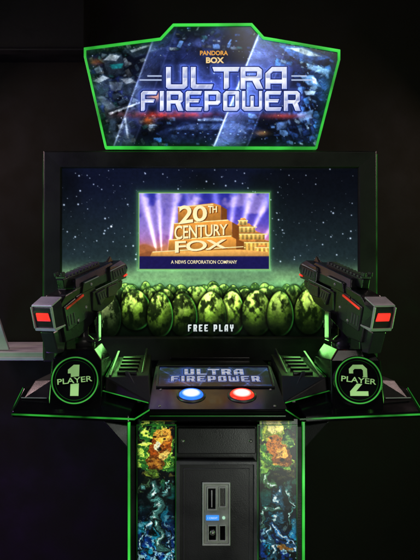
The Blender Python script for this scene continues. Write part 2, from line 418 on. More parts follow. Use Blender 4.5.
hulls('pedestal_panel', [boxpts(-.104,.106,-.4765,-.471,.985,1.055)], M['door'], ped, .003)
for x in (-.09,.092):
    lathe('screw', [(0,.002),(.004,.0018),(.005,0)], M['chrome'], ped, Matrix.Translation((x,-.4766,1.02))@Matrix.Rotation(math.pi/2,4,'X'), seg=16)

door = hulls('coin_door', [boxpts(-.107,.107,-.492,-.471,.45,.97)], M['door'], cab, .005)
frame_ring('door_frame', [(-.1075,.449),(.1075,.449),(.1075,.971),(-.1075,.971)], .010, -.4985, -.4925, M['gunlite'], door, .0018)
frame_ring('door_panel_edge', [(-.088,.47),(.088,.47),(.088,.951),(-.088,.951)], .002, -.4945, -.4918, M['gunlite'], door, .0006)
lathe('lock', [(0,.006),(.008,.006),(.009,.004),(.009,0)], M['chrome'], door, Matrix.Translation((.076,-.4925,.64))@Matrix.Rotation(math.pi/2,4,'X'))
PY = -.4935
cpl = frame_ring('coin_plate', [(-.038,.748),(.036,.748),(.036,.915),(-.038,.915)], .0045, PY-.006, PY+.001, M['plate_lip'], door, .0015)
hulls('plate_face', [boxpts(-.033,.031,PY-.0025,PY+.001,.753,.910)], M['plate'], cpl, .001)
frame_ring('coin_slot_bezel', [(-.026,.842),(.000,.842),(.000,.903),(-.026,.903)], .003, PY-.008, PY-.003, M['plate_lip'], cpl, .001)
hulls('coin_slot', [boxpts(-.0225,-.0035,PY-.0042,PY-.0028,.846,.899)], M['gloss'], cpl, .0003)
hulls('coin_guide', [boxpts(-.0145,-.0115,PY-.0065,PY-.0046,.85,.895)], M['plate_lip'], cpl, .0004)
frame_ring('coin_slot_bezel', [(.006,.85),(.025,.85),(.025,.903),(.006,.903)], .0025, PY-.008, PY-.003, M['plate_lip'], cpl, .001)
hulls('instruction_label', [boxpts(.0095,.0215,PY-.0042,PY-.0028,.8535,.8995)], M['dark_steel'], cpl, .0003)
hulls('slot_label', [boxpts(-.028,.006,PY-.0055,PY-.003,.815,.828)], M['blueled'], cpl, .0005)
text('lettering', '1 CREDIT', M['white'], cpl, Matrix.Translation((-.011,PY-.006,.8215))@Matrix.Rotation(math.pi/2,4,'X'), w=.026)
frame_ring('coin_return', [(-.024,.76),(.001,.76),(.001,.803),(-.024,.803)], .003, PY-.007, PY-.0028, M['plate_lip'], cpl, .001)
frame_ring('coin_return', [(.006,.76),(.025,.76),(.025,.803),(.006,.803)], .0025, PY-.007, PY-.0028, M['plate_lip'], cpl, .001)
each('return_flap', [boxpts(-.0205,-.0025,PY-.004,PY-.0027,.7635,.7995), boxpts(.009,.022,PY-.004,PY-.0027,.763,.80)], M['gloss'], cpl, .0003)
lathe('return_button', [(0,.008),(.0055,.007),(.007,.004),(.007,0)], M['chrome'], cpl, Matrix.Translation((-.0115,PY-.0042,.783))@Matrix.Rotation(math.pi/2,4,'X'))
lathe('indicator_lamp', [(0,.004),(.003,.0035),(.004,.002),(.004,0)], M['tealled'], cpl, Matrix.Translation((.0185,PY-.003,.8215))@Matrix.Rotation(math.pi/2,4,'X'))

# ---- control deck
wings = []
for s in (-1,1):
    wings.append([(s*x,y,z) for x,y,z in [(.54,-.50,1.088),(.23,-.52,1.078),(.54,-.50,1.103),(.23,-.52,1.095),(.528,-.42,1.152),(.2,-.42,1.155),
        (.46,-.06,1.172),(.15,-.06,1.172),(.46,-.06,1.09),(.15,-.06,1.06),(.42,-.3,1.06),(.2,-.3,1.045)]])
wings.append([(x*s,y,z) for s in (-1,1) for x,y,z in [(.18,-.545,1.116),(.2,-.535,1.085),(.168,-.29,1.197),(.168,-.06,1.19),(.2,-.06,1.06),(.2,-.4,1.05)]])
deck = hulls('control_deck', wings, M['gloss'], cab, .003)
def strip(pa, pb, r, mat, nm='deck_edge_strip', par=None):
    pa, pb = Vector(pa), Vector(pb); pts = []
    for q in (pa,pb):
        for dy in (-r,r):
            for dz in (-r,r): pts.append((q.x, q.y+dy, q.z+dz))
    return hulls(nm, [pts], mat, par or deck, 0)
for s in (-1,1):
    each('deck_wedge', [
        [(s*x,y,z) for x,y,z in [(.175,-.50,1.125),(.30,-.46,1.15),(.30,-.44,1.185),(.185,-.40,1.185),(.19,-.12,1.215),(.30,-.12,1.205),(.19,-.12,1.16),(.30,-.12,1.16),(.17,-.45,1.12)]],
        [(s*x,y,z) for x,y,z in [(.445,-.46,1.13),(.52,-.455,1.13),(.45,-.42,1.175),(.50,-.40,1.170),(.44,-.15,1.19),(.46,-.15,1.18),(.44,-.15,1.15),(.48,-.2,1.15)]]],
        M['body'], deck, .003)
    each('deck_fin', [[(s*x,y,z) for x,y,z in [(.2,-.37,1.19),(.206,-.37,1.19),(.2,-.13,1.235),(.206,-.13,1.235),(.2,-.37,1.17),(.206,-.37,1.17),(.2,-.12,1.19),(.206,-.12,1.19)]],
                       [(s*x,y,z) for x,y,z in [(.285,-.43,1.19),(.292,-.43,1.19),(.285,-.16,1.23),(.292,-.16,1.23),(.285,-.43,1.17),(.292,-.43,1.17),(.285,-.16,1.19),(.292,-.16,1.19)]]], M['gunmid'], deck, .0015)
    each('wedge_slat', [[(s*x,y,z) for x in (.218,.272) for y,z in [(-.40+i*.05,1.186+i*.0045),(-.385+i*.05,1.188+i*.0045),(-.40+i*.05,1.194+i*.0045),(-.385+i*.05,1.197+i*.0045)]] for i in range(5)], M['body'], deck, .0012)
    # angular deck ribs running out to the wing tips
    each('wing_rib', [[(s*x,y,z) for x,y,z in [(.305,-.475,1.133),(.312,-.475,1.133),(.44,-.485,1.122),(.447,-.485,1.122),(.305,-.455,1.162),(.312,-.455,1.162),(.44,-.462,1.142),(.447,-.462,1.142)]],
                      [(s*x,y,z) for x,y,z in [(.20,-.49,1.125),(.21,-.49,1.125),(.24,-.41,1.192),(.25,-.41,1.192),(.20,-.48,1.14),(.21,-.48,1.14),(.24,-.40,1.197),(.25,-.40,1.197)]]], M['gunmid'], deck, .001)
    strip((s*.541,-.502,1.096), (s*.215,-.523,1.087), .0020, M['green_deck'])
    strip((s*.53,-.418,1.153), (s*.541,-.500,1.106), .0016, M['green_deck'])
    strip((s*.175,-.548,1.116), (s*.215,-.526,1.088), .0018, M['green_deck'])
    strip((s*.305,-.462,1.152), (s*.18,-.507,1.127), .0012, M['green_deck'], 'deck_accent_line')
    strip((s*.455,-.466,1.133), (s*.525,-.46,1.133), .0011, M['silver'], 'deck_accent_line')  # silver strip imitates a crisp highlight on the wing
    strip((s*.30,-.44,1.187), (s*.302,-.13,1.207), .0012, M['green_deck'], 'deck_accent_line')
    hulls('under_bracket', [[(s*x,y,z) for x,y,z in [(.23,-.47,1.06),(.30,-.49,1.075),(.23,-.47,.99),(.24,-.05,1.06),(.30,-.05,1.06),(.235,-.05,.9)]]], M['body'], cab, .003)
strip((-.175,-.548,1.100), (.175,-.548,1.100), .0013, M['green_dim'])

sl = math.atan2(1.197-1.116, .545-.29)
def con(x, t, h=0):
    return Vector((x, -.545+t*math.cos(sl)-h*math.sin(sl), 1.116+t*math.sin(sl)+h*math.cos(sl)))
def conM(x, t, h=0): return Matrix.Translation(con(x,t,h)) @ Matrix.Rotation(sl, 4, 'X')
def glyph_title(X, Y):
    return word(X, Y, 'ULTRA', 166, 67, 287, 89, 3.4, 5.0), word(X, Y, 'FIREPOWER', 141, 91, 300, 111, 2.8, 4.1)
def metal_title(X, Y, vt, n, n3, d):
    img = np.zeros(X.shape+(3,))+np.array([226,231,248.])
    img = mixc(img, (150,162,214), sm(.2,.46,vt)*.85); img = mixc(img, (244,246,255), sm(.47,.5,vt))
    img = mixc(img, (182,190,230), sm(.62,.95,vt)*.85)
    img = mixc(img, (110,120,180), sm(.58,.7,n)*.35); img = img*(.92+.16*n3)[...,None]
    gy, gx = np.gradient(d); g = np.hypot(gx,gy)+1e-9
    lit = np.clip(-(gy*.8+gx*.55)/g, -1, 1)
    rim = sm(-.75,-.45,d)
    bev = np.where(lit[...,None] > -.2, np.array([255,255,255.])*np.ones(3), np.array([150,165,225.])*np.ones(3))
    a = rim*.85
    return img*(1-a[...,None])+bev*a[...,None]
def small_panel():
    X, Y = grid(150, 290, 52, 125, .3)
    n = fbm(X,Y,24,51); n2 = fbm(X,Y,7,52); n3 = fbm(X,Y,3,53,2)
    img = np.zeros(X.shape+(3,))+np.array([6,9,18.])
    img = mixc(img, (30,52,108), sm(.4,.7,n)); img = mixc(img, (70,100,150), sm(.58,.75,n2)*sm(.4,.6,n)*.7)
    img = mixc(img, (120,60,40), np.exp(-((X-182)/18)**2-((Y-112)/8)**2)*.7)
    brush(img, X, Y, 400, 77, 2, 7, .4, 1.3, n, .2, al=.5)
    for ax,ay,bx,by in [(150,60,190,125),(290,58,255,125),(215,52,200,125),(240,52,262,120)]:
        img = addc(img, (60,80,120), np.exp(-(segd(X,Y,(ax,ay),(bx,by))/1.4)**2)*.6)
    d1,d2 = word(X,Y,'ULTRA',182,60,258,82,3.4,4.6), word(X,Y,'FIREPOWER',165,87,277,107,3.0,3.7)
    d = np.minimum(d1,d2); vt = np.where(d1<d2, (Y-60)/22, (Y-87)/20)
    img = addc(img, (50,90,220), np.exp(-np.clip(d-1,0,None)/2.5)*.6)
    img = mixc(img, (6,10,26), 1-sm(1.2,2.0,d)); img = mixc(img, (60,110,230), (1-sm(.3,.7,d)))
    a = 1-sm(-.3,.1,d); t = metal_title(X,Y,vt,n2,n3,d)*.9
    img = img*(1-a[...,None])+t*a[...,None]
    W = .312; H = .128
    def mp(X,Y):
        u = (X-220)/140*W; t = .262 - (Y-52)/73*H - .004
        h = .0022
        return (u, -.545+t*math.cos(sl)-h*math.sin(sl), 1.116+t*math.sin(sl)+h*math.cos(sl))
    o = paint_mesh('console_logo_panel', X, Y, img, None, mp, M['console'], deck)
    o['label'] = 'sloping printed logo panel on the console'
    return o
small_panel()
bm = bmesh.new()
def conbox(bm, x0,x1,t0,t1,h0,h1): hull_into(bm, [tuple(con(x,t,h)) for x in (x0,x1) for t in (t0,t1) for h in (h0,h1)])
conbox(bm,-.163,.163,.125,.129,-.001,.005); conbox(bm,-.163,.163,.259,.263,-.001,.005); conbox(bm,-.163,-.158,.1292,.2588,-.001,.005); conbox(bm,.158,.163,.1292,.2588,-.001,.005)
link('panel_frame', fin(bm), M['gunmid'], deck, .001)
for x, cin, cout, nm in ((-.067,(235,245,255),(40,105,255),'blue'), (.069,(255,235,225),(255,45,30),'red')):
    mw = conM(x, .078)
    rg = lathe('start_button', [(.039,0),(.039,.002),(.037,.004),(.0345,.005),(.032,.004),(.032,.001)], M['dark_steel'], deck, mw)
    rg['label'] = '%s lit round start button' % nm
    lathe('button_lens', [(.0318,.002),(.0315,.006),(.029,.0085),(.018,.0100),(0,.0105)], lens_mat(nm+' lens', cin, cout, .017, .027, 1.8), rg)
for s in (-1,1):
    for x,t in ((.15,.02),(.15,.115)):
        lathe('screw', [(0,.002),(.003,.0018),(.004,0)], M['chrome'], deck, conM(s*x,t,0.0003), seg=16)

GX = {-1:-.378, 1:.374}; GD = {-1:.162, 1:-.124}
for s in (-1,1):
    pod = hulls('gun_pod', [[(s*.375+dx*k,y,z) for dx in (-1,1) for k,y,z in [(.066,-.497,1.10),(.071,-.485,1.14),(.066,-.462,1.235),(.045,-.445,1.262),(.045,-.26,1.262),(.07,-.24,1.22),(.07,-.22,1.15)]]], M['gloss'], cab, .004)
    pod['label'] = 'black gun pod of player %s' % ('one' if s<0 else 'two')
    for q in (-1,1):
        strip((s*.375+q*.069,-.489,1.142), (s*.375+q*.066,-.466,1.232), .0011, M['green_dim'], 'pod_edge_line', pod)
    A = Vector((0,-.485,1.14)); B = Vector((0,-.462,1.235)); ta = math.atan2(B.z-A.z, B.y-A.y)
    mid = Vector((s*.375, -.4925, 1.184)); 
    mw = Matrix.Translation(mid) @ Matrix.Rotation(ta, 4, 'X')
    disc = lathe('player_badge', [(0,.0),(.0,.004),(.064,.004),(.065,.003),(.065,-.02)], M['gloss'], pod, mw, 64, False)
    disc['label'] = 'round badge marked PLAYER %d' % (1 if s<0 else 2)
    lathe('badge_ring', [(.0590,.0042),(.0590,.0060),(.0622,.0060),(.0622,.0042)], M['ring'], disc, None, 64, False)
    lathe('badge_ring', [(.0520,.0042),(.0520,.0052),(.0530,.0052),(.0530,.0042)], M['green_dim'], disc, None, 64, False)
    if s < 0: num = [(-.011,-.041),(.011,-.041),(.011,.041),(-.004,.041),(-.019,.028),(-.019,.018),(-.011,.018)]
    else: num = [(-.024,-.041),(.024,-.041),(.024,-.029),(-.008,-.029),(.024,.006),(.024,.030),(.013,.041),(-.013,.041),(-.024,.030),(-.024,.018),(-.013,.018),(-.013,.026),(-.009,.030),(.009,.030),(.013,.026),(.013,.011),(-.024,-.029)]
    bm = bmesh.new(); bm.faces.new([bm.verts.new((x,y,.0046)) for x,y in num])
    link('badge_number', fin(bm), M['pale'], disc)
    R = Matrix.Rotation(math.radians(6)*(-s),4,'Z')
    hulls('badge_band', [[(-.048,-.0092,.0049),(.048,-.0092,.0049),(.048,.0092,.0049),(-.048,.0092,.0049),(-.048,-.0092,.0056),(.048,-.0092,.0056),(.048,.0092,.0056),(-.048,.0092,.0056)]], M['gloss'], disc, 0, R)
    text('badge_lettering', 'PLAYER', M['pale'], disc, R @ Matrix.Translation((0,0,.0064)), w=.092, h=.0145, bold=.012)
    gx = GX[s]
    lathe('gun_swivel', [(0.0,.07),(.016,.07),(.018,.066),(.018,.03),(.03,.02),(.036,.012),(.036,.0)], M['gunmid'], pod, Matrix.Translation((gx,-.33,1.262)))
    hulls('yoke', [boxpts(gx-.05,gx-.044,-.36,-.30,1.28,1.36), boxpts(gx+.044,gx+.05,-.36,-.30,1.28,1.36), boxpts(gx-.05,gx+.05,-.36,-.30,1.274,1.2795)], M['gunmid'], pod, .003)

# ---- monitor
def ring_loops(name, loops, mat, parent, bevel):
    bm = bmesh.new(); R = [[bm.verts.new(p) for p in l] for l in loops]
    for A,B in zip(R,R[1:]):
        for i in range(4): bm.faces.new((A[i],A[(i+1)%4],B[(i+1)%4],B[i]))
    return link(name, fin(bm), mat, parent, bevel)
def rect(px0,py0,px1,py1,Yref,Y):
    a = P(px0,py0,Yref); b = P(px1,py1,Yref); return [(a[0],Y,a[2]),(b[0],Y,a[2]),(b[0],Y,b[2]),(a[0],Y,b[2])]
mon = ring_loops('monitor_frame', [rect(43,150.5,377,362,-.04,.09), rect(43,150.5,377,362,-.04,-.034), rect(44.5,152,375.5,360.5,-.04,-.04),
        rect(60,166.5,360,338.5,-.04,-.038), rect(61.5,167.7,358.5,337,-.04,-.03), rect(62,168.3,357.8,336.3,-.01,-.006)], M['bezel'], cab, .0015)
a = P(43,150.5,-.04); b = P(377,362,-.04)
hulls('monitor_back', [boxpts(a[0]+.004,b[0]-.004,.0,.13,b[2]+.004,a[2]-.004)], M['body'], mon, .01)
hulls('sensor_bar', [boxpts(-.13,.13,-.05,-.0405,b[2]+.004,b[2]+.016)], M['gloss'], mon, .002)
hulls('monitor_neck', [boxpts(-.2,.2,0.0,.11,1.0,1.3)], M['body'], cab, .004)
for s in (-1,1):
    hulls('bezel_reflection_strip', [boxpts(s*.5495-.0009,s*.5495+.0009,-.030,-.02,b[2]+.01,a[2]-.01)], M['green_dim'], mon, 0)  # faint glowing strip imitates the green reflection on the bezel side

# ---- display picture
X, Y = grid(61, 359, 167.3, 337.3, .36)
ST = X[0,1]-X[0,0]
n = fbm(X,Y,70,3); n2 = fbm(X,Y,18,4); n3 = fbm(X,Y,5,6,3); n4 = fbm(X,Y,2.3,8,3)
t = sm(175,262,Y)
img = np.zeros(X.shape+(3,))+np.array([9,12,20.])
img = mixc(img, (15,20,42), sm(.35,.7,n)*.9)
img = mixc(img, (40,58,60), t*(.5+.4*n))
img = mixc(img, (122,168,116), np.exp(-((Y-277)/11)**2)*(.72+.5*n2-.12*np.abs(X-170)/100))
rs = np.random.RandomState(3)
for k in range(330):
    sx, sy = rs.uniform(62,358), rs.uniform(168,262); b_ = rs.rand()**3; r = .32+.5*b_
    i0 = int((sx-61)/ST); j0 = int((sy-167.3)/ST); w = 7
    sl_ = (slice(max(0,j0-w),j0+w), slice(max(0,i0-w),i0+w))
    g = np.exp(-((X[sl_]-sx)**2+(Y[sl_]-sy)**2)/r**2)
    img[sl_] += g[...,None]*np.array([215,230,255])*(.3+.7*b_)
img = mixc(img, (6,16,6), sm(284,290,Y)*.97)
eggs = []
for y0,rx,ry,sp,br in [(291,6,7,10,.8),(298,10,12.5,16.5,1.0),(313,14.5,21.5,25,1.3)]:
    x = 58+rs.uniform(0,10)
    while x < 364:
        eggs.append((x+rs.uniform(-3,3), y0+rs.uniform(-3,3), rx*rs.uniform(.86,1.14), ry*rs.uniform(.88,1.12), br*rs.uniform(.7,1.15), rs.randint(1000))); x += sp*rs.uniform(.85,1.12)
eggs = sorted(eggs, key=lambda e: e[1]+e[3]*.6)
for ex,ey,rx,ry,br,sd in eggs:
    s_ = window(X, Y, ex, ey, max(rx,ry)*1.3)
    if s_ is None: continue
    x_ = X[s_]; y_ = Y[s_]
    yy = y_-ey; wx = rx*(1-.12*np.clip(-yy/ry,-.5,1)); q = ((x_-ex)/wx)**2+(yy/ry)**2
    img[s_] = img[s_]*(1-.75*(1-sm(.95,1.35,q)))[...,None]       # dark gap around each pod
    ins = 1-sm(.9,1.0,q); nz = np.sqrt(np.clip(1-q,0,1)); nx_ = (x_-ex)/wx; ny_ = yy/ry
    side = .65+.35*np.exp(-((ex-215)/95)**2)
    tint = np.array([146,168,98.]) if ex < 120 else np.array([150,198,56.])
    lt = np.clip(-.66*ny_+.42*nz-.15*nx_+.05,0,1)
    tx = fbm(x_+sd*3.1, y_*.7+sd, 5. if rx > 10 else 3., 9, 4); t2 = fbm(x_+sd, y_+sd, 1.7, 10, 2)
    rib = .5+.5*np.cos(np.arcsin(np.clip(nx_,-1,1))*6+sd+4*(tx-.5))
    tex = (.14+.86*sm(.34,.60,tx))*(.68+.32*rib)*(.76+.48*t2)
    col = np.array([5,14,4.])[None,None] + tint[None,None]*(br*side*(1.35*lt**1.2*tex+.10*nz*tex))[...,None]
    hot = np.clip(lt*2.0-.85,0,1)*(.2+1.1*sm(.40,.60,tx))*br*side
    col = col + np.array([112,108,80.])*(hot)[...,None]
    slit = np.exp(-((nx_-.05-.1*np.sin(yy*.5))/.07)**2)*np.exp(-((ny_+.52)/.25)**2); col = col*(1-.65*slit)[...,None]
    rim = np.exp(-((q-.86)/.09)**2)*np.clip(nx_+.1,0,1)*br*(.2+.8*(sd%2))
    col = col + np.array([40,125,45.])*(rim*.7)[...,None]
    col = col*(1-.6*sm(.82,1,q)*(1-(sd%2)*.4))[...,None]
    img[s_] = img[s_]*(1-ins[...,None])+col*ins[...,None]
img = addc(img, (50,92,44), np.exp(-((Y-286)/5.5)**2)*.8*(.4+n2))
img = img*(.85+.3*n4)[...,None]
img = img*(1-.5*sm(327,337,Y))[...,None]
FP = dict(x0=188, y0=324.6, x1=233.5, y1=331.4, gap=2.0, st=1.35)
d = word(X,Y,'FREE PLAY',*FP.values())
img = mixc(img, (6,14,10), (1-sm(.6,2.8,d))*.75)
dx = np.maximum(np.maximum(138-X, X-270),0); dy = np.maximum(np.maximum(192-Y, Y-270),0); dd = np.hypot(dx,dy)
img = addc(img, (90,170,80), np.exp(-dd/1.3)*.6*(dd>0)); img = addc(img, (14,28,18), np.exp(-dd/8)*.5)
scr = paint_mesh('display', X, Y, img, None, plane_map(-.008), M['screen'], cab)
scr['label'] = 'lit screen showing stars above a field of green pods'
X, Y = grid(185, 236, 322, 334, .16)
d = word(X,Y,'FREE PLAY',*FP.values())
paint_mesh('caption_lettering', X, Y, np.zeros(X.shape+(3,))+np.array([235,246,246.])-(Y[...,None]-325)*5, d<.1, plane_map(-.0095), M['screen'], scr)
# ---- video window
X, Y = grid(138.5, 269.8, 192.5, 269.8, .25)
v = (Y-193)/76.; n = fbm(X,Y,22,21); n2 = fbm(X,Y,7,22); n3 = fbm(X,Y,2.5,23,3)
img = np.zeros(X.shape+(3,))+np.array([42,44,156.])
img = mixc(img, (88,74,200), sm(0,.4,v)*.8); img = mixc(img, (180,100,165), sm(.38,.62,v)*.7); img = mixc(img, (250,165,88), sm(.55,.8,v)*.9)
img = mixc(img, (205,175,228), sm(.5,.68,n)*.5*(1-sm(.5,.8,v)))
img = addc(img, (100,64,30), np.exp(-((X-243)/32)**2-((Y-244)/17)**2))
for bx,by,tx,ty,w,al in [(158,258,142,188,4.5,1.2),(162,258,158,188,3.,1),(168,256,178,186,4,1.1),(180,252,200,186,4,.9),(196,250,186,188,3.5,.7),(222,250,214,186,4,.9),(228,246,236,186,4,1.),(240,240,252,186,5,1.2),(248,240,272,190,5,1.1),(256,250,284,208,4,.8)]:
    tt = np.clip((by-Y)/(by-ty),0,1); lx = bx+(tx-bx)*(by-Y)/(by-ty); ww = .5+w*tt
    img = addc(img, (220,212,232), np.exp(-((X-lx)/ww)**2)*al*(.38+.62*(1-tt))*(Y<by)*.8)
gy = 253+1.5*np.sin(X/9.)+.8*np.sin(X/2.7)
img = mixc(img, (90,52,46), sm(-1,1,Y-gy)*.9)
img = mixc(img, (160,92,50), (1-sm(150,178,X))*sm(-1.5,1.5,Y-(246+2*np.sin(X/4)))*.8)
def tier(img, cx, yr, w, hr, hw, cr, cw):
    k = np.clip((Y-yr)/hr,0,1); half = w*(.45+.55*k**1.8); m = ((Y>yr)&(Y<=yr+hr)&(np.abs(X-cx)<half))[...,None]
    img = np.where(m, np.array(cr,float)*(1.2-.5*k+.4*(n3-.5))[...,None], img)
    img = np.where((((Y>yr+hr-.8)&(Y<=yr+hr+.25)&(np.abs(X-cx)<w))[...,None]), np.array([255,236,150.]), img)
    m = ((Y>yr+hr+.25)&(Y<yr+hr+hw)&(np.abs(X-cx)<w*.86))
    bay = .7+.3*sm(-.3,.4,np.cos((X-cx)*1.5)); gl = (1.1-.35*(Y-yr-hr)/hw)*(.85+.3*n3)
    return np.where(m[...,None], np.array(cw,float)*(bay*gl)[...,None], img)
img = tier(img, 247, 238, 34, 5, 15, (210,136,62), (255,196,92))
img = tier(img, 245, 230, 23, 4.5, 5, (220,140,66), (255,204,100))
img = tier(img, 244, 223.5, 13, 4, 5, (222,145,70), (255,210,110))
img = tier(img, 243, 218, 5, 3, 4, (225,150,76), (255,214,120))
for x_,y_ in ((226,246),(238,245),(262,245)):
    img = tier(img, x_, y_, 7.5, 3, 9, (216,136,66), (255,190,90))
for x_ in range(222,270,5): img = addc(img, (130,100,50), np.exp(-((X-x_)/1.1)**2-((Y-252)/2.2)**2))
def quad(pts,c,g=0): poly_fill(img, X, Y, pts, c, 1., (0,g), .35)
quad([(221,206),(227,209.5),(227,224),(221,224)],(112,60,24)); quad([(232,222),(239,226),(239,240),(232,239)],(118,64,26)); quad([(236,239),(244,242),(244,252),(236,251)],(126,70,28))
quad([(178,207),(213,203),(221,205.5),(221,224),(178,225)],(190,122,50),-.025)
quad([(174,223.5),(227,219.5),(232,222),(232,239),(173,240)],(198,130,54),-.025)
quad([(169,239.5),(231,236.5),(236,239),(236,251.5),(168,252)],(205,136,58),-.03)
quad([(152,252),(240,249.5),(269,252),(269,257),(150,257)],(226,164,84),-.05)
for y_,a_,b_ in ((207,178,213),(223.6,174,228),(239.9,169,231),(252,153,243)):
    d_ = segd(X,Y,(a_,y_),(b_,y_-(b_-a_)*.05-.8)); img = mixc(img, (255,236,170), (1-sm(.2,.7,d_)))
img = mixc(img, (22,22,84), sm(255.5,257,Y)*.94)
img = addc(img, (60,46,20), np.exp(-((X-204)/28)**2-((Y-232)/20)**2)*.6)
img *= (.9+.2*n3)[...,None]
ed = np.minimum(np.minimum(X-138.5, 269.8-X), np.minimum(Y-192.5, 269.8-Y))
img = mixc(img, (150,210,118), 1-sm(.5,1.1,ed))
vw = paint_mesh('video_window', X, Y, img, None, plane_map(-.0095), M['screen'], scr)
vw['label'] = 'small framed video picture with gold letters and searchlights'
def slab_text(body, px, py, w, h, bold, n_=4):
    k = 2.39/F
    me = text_mesh(body, w=w*k, h=h*k, bold=bold, space=.94)
    co_ = np.empty(len(me.vertices)*3); me.vertices.foreach_get('co', co_); co_ = co_.reshape(-1,3)
    hw = w*k/2
    co_[:,1] *= 1-.13*co_[:,0]/hw; co_[:,1] += co_[:,0]*.065
    me.vertices.foreach_set('co', co_.ravel())
    for i in range(n_):
        q = n_-1-i; last = i == n_-1
        m_ = me if last else me.copy()
        m_.materials.clear(); m_.materials.append(M['gold'] if last else M['darkgold'])
        link('title_lettering', m_, None, scr, mw=facing(px+q*.36, py+q*.2, -.0100-i*.00025))
slab_text('20', 193, 214, 28, 17, .02)
slab_text('TH', 212.5, 209.4, 9, 7, .02)
slab_text('CENTURY', 201, 231, 53, 12.5, .012)
slab_text('FOX', 201, 245.4, 52, 10.5, .02)
k = 2.39/F
text('caption_lettering', 'A NEWS CORPORATION COMPANY', M['cream'], scr, facing(204,262,-.0112), w=66*k, h=3.4*k, bold=.008)

# ---- marquee
MP = [(84,48),(160,38),(173,24),(252,23.5),(264,37),(340,50),(340,60),(317,149),(105,148.5),(84,57)]
MY = -.04
out = [(P(x,y,MY)[0], P(x,y,MY)[2]) for x,y in MP]
mq = prism('marquee', [(inset(out,.004), MY+.008, MY+.07)], M['body'], cab, .003)
mq['label'] = 'backlit marquee with angular green outline'
frame_ring('marquee_trim', out, .007, MY-.006, MY+.02, M['green'], mq, .0015)
prism('marquee_bracket', [([(-.2,1.85),(.2,1.85),(.2,2.1),(-.2,2.1)], .032, .07)], M['body'], cab, .003)
X, Y = grid(84, 341, 23, 150, .34)
mask = in_poly(X, Y, [tuple(q) for q in inset(MP, 2.0)])
n = fbm(X,Y,40,31); n2 = fbm(X,Y,13,32); n3 = fbm(X,Y,4.5,33,3); n4 = fbm(X,Y,2,34,2)
img = np.zeros(X.shape+(3,))+np.array([9,12,24.])
img = mixc(img, (30,42,96), sm(.32,.66,n)*.9); img = mixc(img, (70,88,156), sm(.50,.70,n2)*sm(.35,.6,n)*.6)
tx_ = .45+1.1*n3
def pf(pts, c, g=(0,-.02), al=.8, soft=.9): poly_fill(img, X, Y, pts, c, al, g, soft, tx_)
dk, md, lt_, hi_ = (7,10,15), (38,50,66), (84,98,114), (156,170,184)
# dense layered machinery: many small soft facets following the figure masses at each side
rs = np.random.RandomState(12)
def greeble(cxf, N, pal, ylo, yhi, angs, rmax):
    for k in range(N):
        cx_, cy_ = cxf(rs), rs.uniform(ylo, yhi)
        if 143 < cx_ < 298 and 64 < cy_ < 113: continue
        r = rs.uniform(1.2, rmax)*(1-.6*k/N); an = angs[rs.randint(len(angs))]+rs.uniform(-.15,.15); asp = rs.uniform(.25,.8); kf = rs.uniform(.2,.6)
        ca, sa = math.cos(an), math.sin(an); pts = []
        for u_, v_ in ((-1,-1),(1-kf,-1),(1,-1+kf*1.6),(1,1),(-1+kf,1),(-1,1-kf)): pts.append((cx_+u_*r*ca-v_*r*asp*sa, cy_+u_*r*sa+v_*r*asp*ca))
        c = pal[rs.randint(len(pal))]
        pf(pts, tuple(v*.25 for v in c), al=.7, soft=1.1)
        pts2 = [(cx_+(x_-cx_)*.8, cy_+(y_-cy_)*.8-.25) for x_,y_ in pts]; pf(pts2, c, g=(-.03,-.06), al=.85, soft=.5)
cool = [(40,54,70),(14,20,28),(72,88,104),(22,32,42),(30,66,70),(110,124,138),(18,26,36),(52,56,60),(10,12,18)]
blue = [(38,66,130),(14,22,50),(84,126,190),(24,42,88),(50,100,170),(150,190,230),(18,30,64),(30,50,104)]
greeble(lambda r: r.normal(112,17), 330, cool, 42, 147, [-.42,-.42,.3,1.1], 8)
greeble(lambda r: r.normal(306,16), 260, blue, 42, 147, [.4,.4,-.5,1.2], 8)
greeble(lambda r: r.uniform(150,285), 110, blue+cool[:3], 116, 147, [.05,-.1], 7)
greeble(lambda r: r.uniform(168,262), 50, cool+blue[:3], 28, 50, [.05,-.1,-1.1], 6)
# left figure: helmet, shoulder plates, chest and long barrel
pf([(103,60),(110,53),(121,55),(125,64),(121,74),(108,75)], md, al=.95); pf([(104,60),(110,54),(120,56),(116,61)], hi_, al=.9, soft=.5); pf([(110,64.5),(123,63.5),(122,68),(112,69)], (30,150,160), al=.9, soft=.8)
pf([(90,82),(103,74),(112,79),(108,94),(94,99)], md); pf([(93,81),(103,75.5),(109,78),(99,83)], hi_, soft=.5); pf([(119,78),(132,77),(141,87),(137,97),(124,95)], md); pf([(121,79),(131,78),(136,82.5),(126,84)], hi_, soft=.5)
pf([(109,82),(123,82),(121,90),(111,91)], lt_, soft=.6); pf([(112,94),(120,93),(119,99),(113,100)], md)
pf([(96,97),(103,96),(118,108),(112,114)], lt_); pf([(104,112),(150,97),(152,101),(128,112),(126,120),(108,121)], (34,40,50), al=.95); pf([(108,113),(150,98.3),(150,99.6),(110,115)], hi_, al=.95, soft=.4)
for j in range(5): pf([(116+j*6,112-j*2.1),(118+j*6,111.3-j*2.1),(118.6+j*6,114-j*2.1),(116.6+j*6,114.7-j*2.1)], dk, al=.95, soft=.4)
pf([(110,120),(116,118),(115,146),(106,146)], md); pf([(123,117),(128,115),(132,146),(126,146)], md); pf([(124,118),(126,117),(129,138),(127,138)], hi_, soft=.5)
pf([(124,50),(150,42),(158,50),(134,58)], md); pf([(130,50.5),(149,44.5),(150,46),(132,52.5)], hi_, soft=.5)
